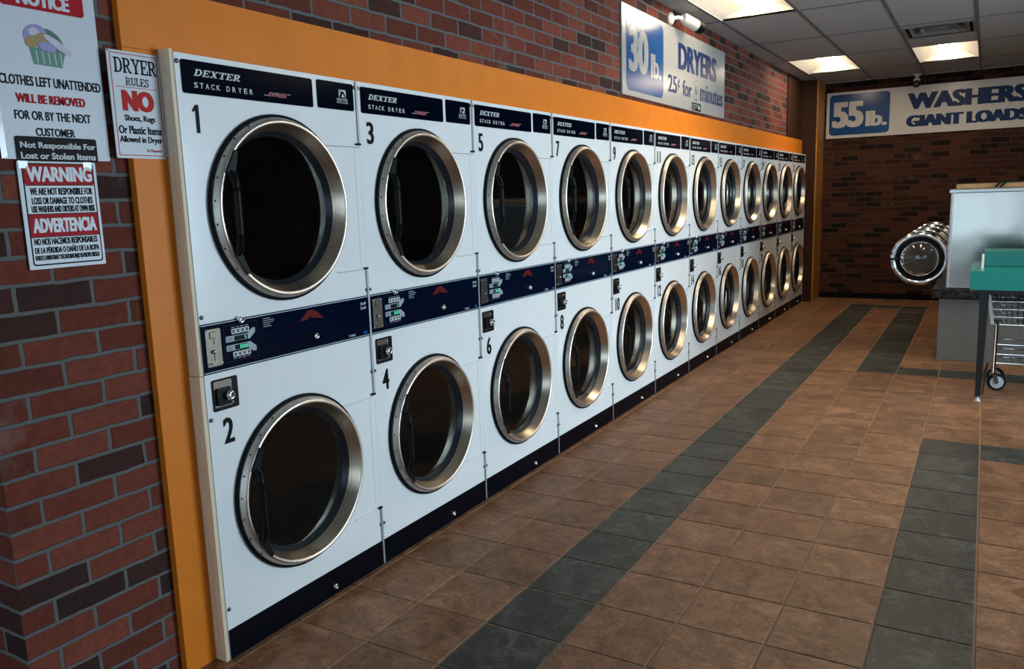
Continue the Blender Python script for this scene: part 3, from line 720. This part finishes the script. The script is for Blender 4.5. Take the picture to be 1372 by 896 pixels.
# black plate on its lower edge
t = sign_thing('placard', 'small black placard reading Not Responsible For Lost or Stolen Items, overlapping the large white placard', (px+.0045, -.341, 1.604))
def N2(y0, z0, y1, z1): return (y0+.341, z0-1.604, y1+.341, z1-1.604)
MB().rr(*N2(-.448, 1.604, -.230, 1.666), .006, 0, .003, 'decal_black').build('plate', t)
MB().text('Not Responsible For', N2(-.439, 1.632, -.235, 1.652), .0032, 'decal_white', bold=.015, fat=.0008).text('Lost or Stolen Items', N2(-.440, 1.609, -.237, 1.626), .0032, 'decal_white', bold=.015, fat=.0008).build('lettering', t)
# WARNING sheet below
t = sign_thing('placard', 'white sheet with red bands reading WARNING and ADVERTENCIA, below the black placard', (px, -.345, 1.325))
def N3(y0, z0, y1, z1): return (y0+.345, z0-1.325, y1+.345, z1-1.325)
MB().rr(*N3(-.451, 1.325, -.238, 1.6035), .003, 0, .003, 'placard_white').build('sheet', t)
f_ = MB(); f_.rr(*N3(-.441, 1.334, -.2455, 1.599), .008, .0032, .0035, 'decal_black').rr(*N3(-.4375, 1.338, -.249, 1.596), .006, .0035, .0038, 'placard_white').build('border', t)
b1 = MB().rr(*N3(-.4375, 1.543, -.249, 1.596), .005, .0038, .0042, 'placard_red').rr(*N3(-.4375, 1.409, -.249, 1.467), .001, .0038, .0042, 'placard_red')
for z in (1.541, 1.467, 1.407): b1.box(.0038, .0042, -.4375+.345, -.249+.345, z-1.325, z-1.325+.002, 'decal_black')
b1.text('WARNING', N3(-.431, 1.551, -.253, 1.590), .0043, 'placard_white', bold=.03, fat=.002).text('ADVERTENCIA', N3(-.431, 1.419, -.255, 1.457), .0043, 'placard_white', bold=.03, fat=.002).build('red_bands', t)
MB().text('WE ARE NOT RESPONSIBLE FOR', N3(-.427, 1.517, -.256, 1.5355), .0038, 'decal_black', bold=.015, fat=.0007).text('LOSS OR DAMAGE TO CLOTHES', N3(-.425, 1.493, -.258, 1.511), .0038, 'decal_black', bold=.015, fat=.0007).text('USE WASHERS AND DRYERS AT OWN RISK', N3(-.428, 1.472, -.253, 1.489), .0038, 'decal_black', bold=.015, fat=.0007)\
    .text('NO NOS HACEMOS RESPONSABLES', N3(-.432, 1.3875, -.257, 1.405), .0038, 'decal_black', bold=.015, fat=.0007).text('DE LA PÉRDIDA O DAÑO DE LA ROPA', N3(-.433, 1.3655, -.254, 1.385), .0038, 'decal_black', bold=.015, fat=.0007).text('UTILICE LAVADORAS Y SECADORAS BAJO SU PROPIO RIESGO', N3(-.434, 1.344, -.255, 1.3605), .0038, 'decal_black', bold=.015, fat=.0007).build('lettering', t)
tp = MB()
for y in (-.4365, -.262): tp.rr(*N3(y-.012, 1.585, y+.012, 1.606), .002, .0043, .0046, 'tape')
tp.build('tape', t)
# DRYER RULES plate on the orange post
t = sign_thing('placard', 'white plate with red border reading DRYER RULES NO, screwed to the orange post', (-.0495, -.093, 1.617))
def N4(y0, z0, y1, z1): return (y0+.093, z0-1.617, y1+.093, z1-1.617)
MB().rr(*N4(-.182, 1.617, -.017, 1.912), .004, 0, .0025, 'placard_white').build('plate', t)
m = MB(); a = N4(-.174, 1.6245, -.0235, 1.9055)
for q in ((a[0], a[1], a[2], a[1]+.0022), (a[0], a[3]-.0022, a[2], a[3]), (a[0], a[1], a[0]+.0022, a[3]), (a[2]-.0022, a[1], a[2], a[3])): m.box(.0025, .0029, q[0], q[2], q[1], q[3], 'rules_red')
m.box(.0025, .0029, -.070, .060, .196, .1975, 'rules_red').build('border', t)
MB().slab('DRYER', N4(-.163, 1.852, -.028, 1.893), .0026, 'decal_black', gap=.05, weights=(.22, .1)).build('lettering', t)
MB().slab('RULES', N4(-.131, 1.819, -.058, 1.841), .0026, 'decal_black', gap=.06, weights=(.2, .1)).build('lettering', t)
MB().text('NO', N4(-.149, 1.748, -.046, 1.806), .0026, 'rules_red', bold=.04, fat=.006).build('red_lettering', t)
MB().text('The Management', N4(-.086, 1.633, -.034, 1.645), .0026, 'rules_red', shear=.35).build('red_lettering', t)
MB().text('Shoes, Rugs', N4(-.146, 1.716, -.048, 1.738), .0026, 'decal_black', bold=.015, fat=.0007).text('Or Plastic Items', N4(-.168, 1.685, -.030, 1.708), .0026, 'decal_black', bold=.015, fat=.0007).text('Allowed in Dryer', N4(-.168, 1.656, -.031, 1.679), .0026, 'decal_black', bold=.015, fat=.0007).build('lettering', t)
for y, z in ((-.178, 1.908), (-.021, 1.908), (-.021, 1.621)):
    o = MB().sphere((0, 0, 0), .003, 'screw_metal', 8, sx=.6).build('screw', t, (.0025, y+.093, z-1.617))

# ------------------------------------------------------------------ washer sign on the back wall
sy = YB-.002
t = sign_thing('wall_sign', 'long white sign reading 55lb. WASHERS GIANT LOADS, high on the back brick wall', (1.37, sy, 2.13))
def H(x0, z0, x1, z1): return (x0-1.37, z0-2.13, x1-1.37, z1-2.13)
MB().rr(*H(.155, 2.13, 2.595, 2.72), .004, 0, .012, 'sign_white', FY).build('panel', t)
b_ = MB().rr(*H(.192, 2.168, .918, 2.688), .05, .0125, .0135, 'sign_blue', FY).build('blue_field', t)
MB().text('55', H(.226, 2.262, .612, 2.592), .014, 'sign_white', bold=.03, fr=FY, fat=.035).build('lettering', b_)
MB().text('lb.', H(.636, 2.262, .893, 2.455), .014, 'sign_white', bold=.02, fr=FY, fat=.02).build('lettering', b_)
MB().text('WASHERS', H(1.115, 2.432, 2.42, 2.632), .0128, 'sign_ink', bold=.02, fr=FY, fat=.035).build('lettering', t)
MB().text('GIANT LOADS', H(1.112, 2.215, 2.44, 2.358), .0128, 'sign_ink', bold=.02, fr=FY, fat=.035).build('lettering', t)

# ------------------------------------------------------------------ ceiling fittings
def troffer(x0, y0, label):
    t = thing('ceiling_light', label, 'light', (x0+.3, y0+.635, ZC), 0, 'recessed ceiling lights')
    a, b = .288, .623
    hz = MB()
    def quad(*p): hz.add(p, [(0, 1, 2, 3)], 'reflector_white', True)
    # curved reflector wings rising from the frame to the lamp channel
    k = 6; prof = [(-a+(a-.07)*i/k, .002+.085*math.sin(PI/2*i/k)) for i in range(k+1)]
    for s_ in (1, -1):
        for (u0_, z0), (u1_, z1) in zip(prof, prof[1:]): quad((s_*u0_, -b, z0), (s_*u0_, b, z0), (s_*u1_, b, z1), (s_*u1_, -b, z1))
    quad((-.072, -b, .087), (.072, -b, .087), (.072, b, .087), (-.072, b, .087))
    for e in (-b, b): hz.add([(u, e, z) for u, z in prof]+[(-u, e, z) for u, z in prof[::-1]], [list(range(2*k+2))], 'reflector_white')
    hz.build('reflector', t)
    f = MB().box(-.294, -a, -.629, .629, -.003, .012, 'reflector_white').box(a, .294, -.629, .629, -.003, .012, 'reflector_white').box(-a, a, -.629, -b, -.003, .012, 'reflector_white').box(-a, a, b, .629, -.003, .012, 'reflector_white')
    f.build('frame', t)
    ln = MB(); n = 8; pr = [(.075*math.cos(PI*i/n), .07-.05*math.sin(PI*i/n)) for i in range(n+1)]
    for (u0_, z0), (u1_, z1) in zip(pr, pr[1:]): ln.add([(u0_, -.6, z0), (u0_, .6, z0), (u1_, .6, z1), (u1_, -.6, z1)], [(0, 1, 2, 3)], 'lamp_lens', True)
    for e in (-.6, .6): ln.add([(u, e, z) for u, z in pr], [list(range(n+1))], 'lamp_lens')
    ln.build('lens', t)
LL = ['recessed ceiling light nearest the camera, beside the 30lb. sign', 'recessed ceiling light near the back corner, close to the brick side wall', 'recessed ceiling light behind the air vent, in front of the washer sign',
      'unseen recessed ceiling light added over the aisle, level with the nearest visible one', 'unseen recessed ceiling light added over the folding table', 'unseen recessed ceiling light added above the aisle to brighten the middle dryers']
for p, lab in zip(LIGHTS, LL): troffer(*p, lab)

t = thing('ceiling_vent', 'square dark metal air vent in the ceiling in front of a ceiling light', 'vent', (1.605, 6.98, ZC), 0)
def sq_ring(mb, r0_, z0, r1_, z1, m):
    P = [(-1, -1), (1, -1), (1, 1), (-1, 1)]
    mb.add([(x*r0_, y*r0_, z0) for x, y in P]+[(x*r1_, y*r1_, z1) for x, y in P], [(i, (i+1) % 4, 4+(i+1) % 4, 4+i) for i in range(4)], m)
m = MB(); sq_ring(m, .29, -.003, .262, -.003, 'vent_metal'); sq_ring(m, .262, -.003, .25, .12, 'vent_dark'); sq_ring(m, .25, .12, .001, .12, 'vent_dark'); sq_ring(m, .294, .0, .29, -.003, 'vent_metal'); m.build('frame', t)
for r_o, r_i in ((.235, .17), (.15, .09)):
    m = MB(); sq_ring(m, r_o, .0, r_i, .055, 'vent_metal'); sq_ring(m, r_o, .004, r_i, .059, 'vent_metal'); sq_ring(m, r_o, 0, r_o, .004, 'vent_metal'); m.build('louver', t)
MB().box(-.07, .07, -.07, .07, .005, .012, 'vent_metal').build('centre_plate', t)

# white bullet camera high on the side wall
t = thing('security_camera', 'white bullet security camera mounted on the brick wall above the 30lb. sign', 'camera', (XL, 4.55, 2.775))
MB().lathe([(0, .045), (.012, .045), (.022, .03), (.03, .016)], (0, 0, 0), 'camera_white', n=20, caps=(True, True)).tube([(.02, 0, 0), (.055, .02, .005), (.085, .07, -.002)], .015, 'camera_white', 10).build('mount', t)
def bullet(mb, p, d, segs):
    p, d = Vector(p), Vector(d).normalized()
    for r_a, r_b, s0, s1, m in segs: mb.tube([p+d*s0, p+d*s1], [r_a, r_b], m, 20)
AIM = (.30, .85, -.22)
m = MB(); bullet(m, (.085, .06, .0), AIM, [(.03, .041, -.012, .012, 'camera_white'), (.041, .044, .012, .15, 'camera_white')]); m.build('body', t)
m = MB(); bullet(m, (.085, .06, .0), AIM, [(.045, .045, .15, .215, 'black_plastic'), (.036, .03, .215, .218, 'black_paint')]); m.build('lens_hood', t)
t = thing('security_camera', 'small white security camera with black ball lens above the 55lb. sign', 'camera', (1.225, 9.98, ZC-.004))
MB().lathe([(0, .045), (-.015, .045), (-.028, .02), (-.06, .018)], (0, 0, 0), 'camera_white', 'z', 18, (True, True)).sphere((0, -.01, -.085), .04, 'camera_white', 16).build('mount', t)
MB().sphere((0, -.03, -.125), .045, 'black_plastic', 16).lathe([(-.072, .03), (-.078, .024), (-.074, .0005)], (0, -.005, -.13), 'black_paint', 'y', 16).build('lens', t)

# ------------------------------------------------------------------ washers on their plinth
WX, WY, WW, WZ = 1.80, 6.07, .72, .615
t = thing('washer_plinth', 'grey metal plinth with a black stone ledge under the row of washers', 'plinth', (2.3, 7.55, 0))
MB().box(1.755-2.3, .62, 6.06-7.55, 1.5, 0, .53, 'grey_panel', .004).build('base', t)
lg = MB(); nx, ny = 14, 60
random.seed(3)
lg.box(1.70-2.3, .66, 5.985-7.55, 1.52, .531, WZ-.004, 'black_stone', .012); lg.build('ledge', t)
def build_washer():
    t = thing('washing_machine', '', 'washer')
    x1 = .82; H_ = 1.43-WZ
    c = MB().box(.02, x1, .004, WW-.004, 0, H_-.028, 'stainless_panel', .004)
    c.box(-.012, x1+.01, .001, WW-.001, H_-.028, H_, 'stainless_sheet', .003)
    c.box(0, .022, .002, .028, 0, H_-.03, 'seam_metal', .004).box(0, .022, WW-.028, WW-.003, 0, H_-.03, 'seam_metal', .004)
    c.build('cabinet', t)
    MB().box(.004, .021, .03, WW-.03, .02, H_-.22, 'stainless_sheet').lathe([(0, .22), (-.012, .215), (-.012, .17), (.02, .165)], (.004, WW/2, .235), 'polished_chrome', 'x', 40).lathe([(.0035, .17), (.003, .0005)], (0, WW/2, .235), 'black_rubber', 'x', 40).build('front_panel', t)
    MB().box(.002, .021, .03, WW-.03, H_-.21, H_-.04, 'navy_control', .004).build('control_panel', t)
    # porthole door standing open at a right angle to the front
    cx, cz, dy = -.215, .235, .16
    d = MB().lathe([(-.02, .185), (-.034, .188), (-.043, .198), (-.042, .214), (-.028, .228), (0, .232), (.02, .225), (.02, .185)], (cx, dy, cz), 'polished_chrome', 'y', 56, close=True)
    d = d.build('door', t)
    MB().lathe([(-.028, .187), (-.031, .180), (-.026, .164), (.0, .157), (.01, .165), (.01, .186)], (cx, dy, cz), 'black_rubber', 'y', 48, close=True).build('gasket', d)
    pr = [(-.02, .163)]+[(-.02-.075*math.sin(PI/2*i/8), .157*math.cos(PI/2*i/8)+.0005) for i in range(9)]
    MB().lathe(pr, (cx, dy, cz), 'bowl_glass', 'y', 40).build('glass', d)
    MB().lathe([(.012, .166), (.014, .09), (.013, .0005)], (cx, dy, cz), 'drum_wall', 'y', 40).build('backplate', d)
    MB().box(cx-.245, cx-.15, dy-.052, dy-.034, cz-.012, cz+.004, 'black_plastic', .003).build('latch', d)
    h = MB()
    for z in (cz-.05, cz+.05): h.tube([(.0, dy+.02, z), (-.01, dy, z), (cx+.22, dy-.005, z)], .012, 'polished_chrome', 8)
    h.build('hinge', d)
    return t
wp = build_washer(); ws = [wp]+[copy_tree(wp) for _ in range(3)]
WLAB = ['stainless front-load washer nearest the teal table, its chrome porthole door open', 'stainless washer second from the teal table, chrome door open behind the nearest one',
        'stainless washer third from the teal table, only its chrome door rim showing', 'stainless washer farthest from the teal table, nearest the back brick wall']
for k, o in enumerate(ws): o.location = (WX, WY+WW*k, WZ); o['label'] = WLAB[k]; o['group'] = 'washers in a row on the plinth'
t = thing('wooden_board', 'tan wooden board lying on top of the stainless washers', 'board', (2.2, 6.75, 1.431))
MB().box(-.37, .38, -.5, .6, 0, .042, 'chip_wood', .004).build('board', t)
cb = MB()
for dx in (0, .035): cb.tube([(-.09+dx, -.53, .009), (-.065+dx, -.522, .035), (-.045+dx, -.514, .055), (-.01+dx, -.512, .064)], .008, 'black_rubber', 8)
c_ = tag(cb.build('power_cable', None, (2.2, 6.75, 1.431)), 'black cables leaning against the wooden board on the washers', 'cable')

# ------------------------------------------------------------------ teal folding table
TXL, TY0, TZ = 1.99, 4.60, .896
t = thing('folding_table', 'teal folding table on black metal legs at the right edge of the photo', 'table', (TXL, TY0, 0))
TW, TD = 1.75, .72
m = MB().rr(0, .770, TW, TZ, .012, -.03, 0, 'teal_laminate', FY)
m.box(0, TW, .03, TD, TZ-.03, TZ-.0005, 'teal_laminate').box(0, .03, .03, TD, .775, TZ-.03, 'teal_laminate').box(TW-.03, TW, .03, TD, .775, TZ-.03, 'teal_laminate').box(.03, TW-.03, TD-.03, TD, .775, TZ-.03, 'teal_laminate')
m.build('tabletop', t)
MB().box(.075, TW-.075, .36, .62, TZ, 1.005, 'teal_dark', .004).build('raised_shelf', t)
MB().prism([(.205, TZ), (.36, TZ), (.36, .985), (.34, .985)], .06, .0745, 'white_plastic').build('shelf_bracket', t)
MB().box(.05, TW-.05, .05, TD-.05, .735, .768, 'black_paint').build('frame', t)
for lx in (.062, TW-.10):
    for ly in (.035, TD-.085):
        lg = MB(); top, bot = .05, .034
        P = [(lx, ly), (lx+.055, ly), (lx+.055, ly+.05), (lx, ly+.05)]; q = .008
        vs = [(x, y, .74) for x, y in P]+[(lx+.008+(.034 if x > lx else 0), ly+.006+(.034 if y > ly else 0), .032) for x, y in P]
        lg.add(vs, [(0, 1, 2, 3), (7, 6, 5, 4)]+[(i, 4+i, 4+(i+1) % 4, (i+1) % 4) for i in range(4)], 'black_paint')
        lo = lg.build('leg', t)
        MB().lathe([(0, .017), (.006, .018), (.012, .010), (.034, .009)], (lx+.025, ly+.023, 0), 'white_plastic', 'z', 14, (True, True)).build('foot_glide', lo)
b_ = MB().tube([(.062+.05, .06, .05), (.062+.075, .30, .22), (.062+.05, TD-.07, .05)], .005, 'black_paint', 6)
b_.build('brace', t)

# ------------------------------------------------------------------ laundry cart under the table
CX, CY = 2.10, 5.0
t = thing('laundry_cart', 'chrome wire laundry cart on grey casters under the teal table', 'cart', (CX, CY+.08, 0))
m = MB(); z0, z1 = .475, .70
def lerp(a, b, f): return a+(b-a)*f
def ring(f):
    i = lerp(.035, 0, f); z = lerp(z0, z1, f); return [(i, -.06+i, z), (.62-i, -.06+i, z), (.62-i, .22-i, z), (i, .22-i, z)]
for f in (0, .25, .5, .75, 1):
    q = ring(f); m.tube(q+[q[0]], .0035 if f not in (0, 1) else .006, 'cart_wire', 6)
for side in range(4):
    for k in range(17 if side % 2 == 0 else 8):
        n = 17 if side % 2 == 0 else 8
        A, B_ = ring(0), ring(1); f = k/n
        p0 = [lerp(A[side][c], A[(side+1) % 4][c], f) for c in range(3)]; p1 = [lerp(B_[side][c], B_[(side+1) % 4][c], f) for c in range(3)]
        m.tube([p0, p1], .0028, 'cart_wire', 5)
A = ring(0)
for k in range(1, 17): x = lerp(A[0][0], A[1][0], k/17); m.tube([(x, A[0][1], z0), (x, A[2][1], z0)], .0028, 'cart_wire', 5)
m.build('basket', t)
q0, q1 = ring(.02), ring(.98)
MB().prism([(q0[0][0]-.004, q0[0][2]), (q0[0][0]+.018, q0[0][2]), (q1[0][0]+.018, q1[0][2]), (q1[0][0]-.004, q1[0][2])], .065, .069, 'white_plastic', lambda u, v, n: (u, -n, v)).build('corner_strip', t)
m = MB()
for x in (.07, .55):
    for y in (-.045, .20): m.tube([(x, y, .125), (x, y, .48)], .011, 'cart_wire', 8)
m.build('frame', t)
m = MB()
for z in (.20, .265, .335):
    m.tube([(.07, -.045, z), (.55, -.045, z), (.55, .20, z), (.07, .20, z), (.07, -.045, z)], .005, 'cart_wire', 6)
for k in range(1, 9): x = lerp(.07, .55, k/9); m.tube([(x, -.045, .20), (x, .20, .20)], .003, 'cart_wire', 5)
m.build('lower_rack', t)
for x, y, a in ((.07, -.045, .25), (.07, .20, -.5), (.55, -.045, .6), (.55, .20, .1)):
    c = MB().lathe([(.125, .018), (.105, .02), (.1, .012)], (0, 0, 0), 'cart_wire', 'z', 12, (True, True))
    for s_ in (1, -1): c.prism([(-.012, .118), (.014, .118), (.030, .058), (.012, .048)], .017*s_-.002, .017*s_+.002, 'cart_wire', lambda u, v, n: (u, -n, v))
    c = c.build('caster', t, (x, y, 0)); c.rotation_euler = (0, 0, a)
    MB().lathe([(-.012, .045), (-.012, .056), (-.008, .060), (.008, .060), (.012, .056), (.012, .045)], (.02, 0, .060), 'black_rubber', 'y', 28, close=False).lathe([(-.010, .046), (-.011, .02), (-.014, .012), (-.014, .0005)], (.02, 0, .060), 'wheel_grey', 'y', 28).lathe([(.010, .046), (.011, .02), (.014, .012), (.014, .0005)], (.02, 0, .060), 'wheel_grey', 'y', 28).build('wheel', c)
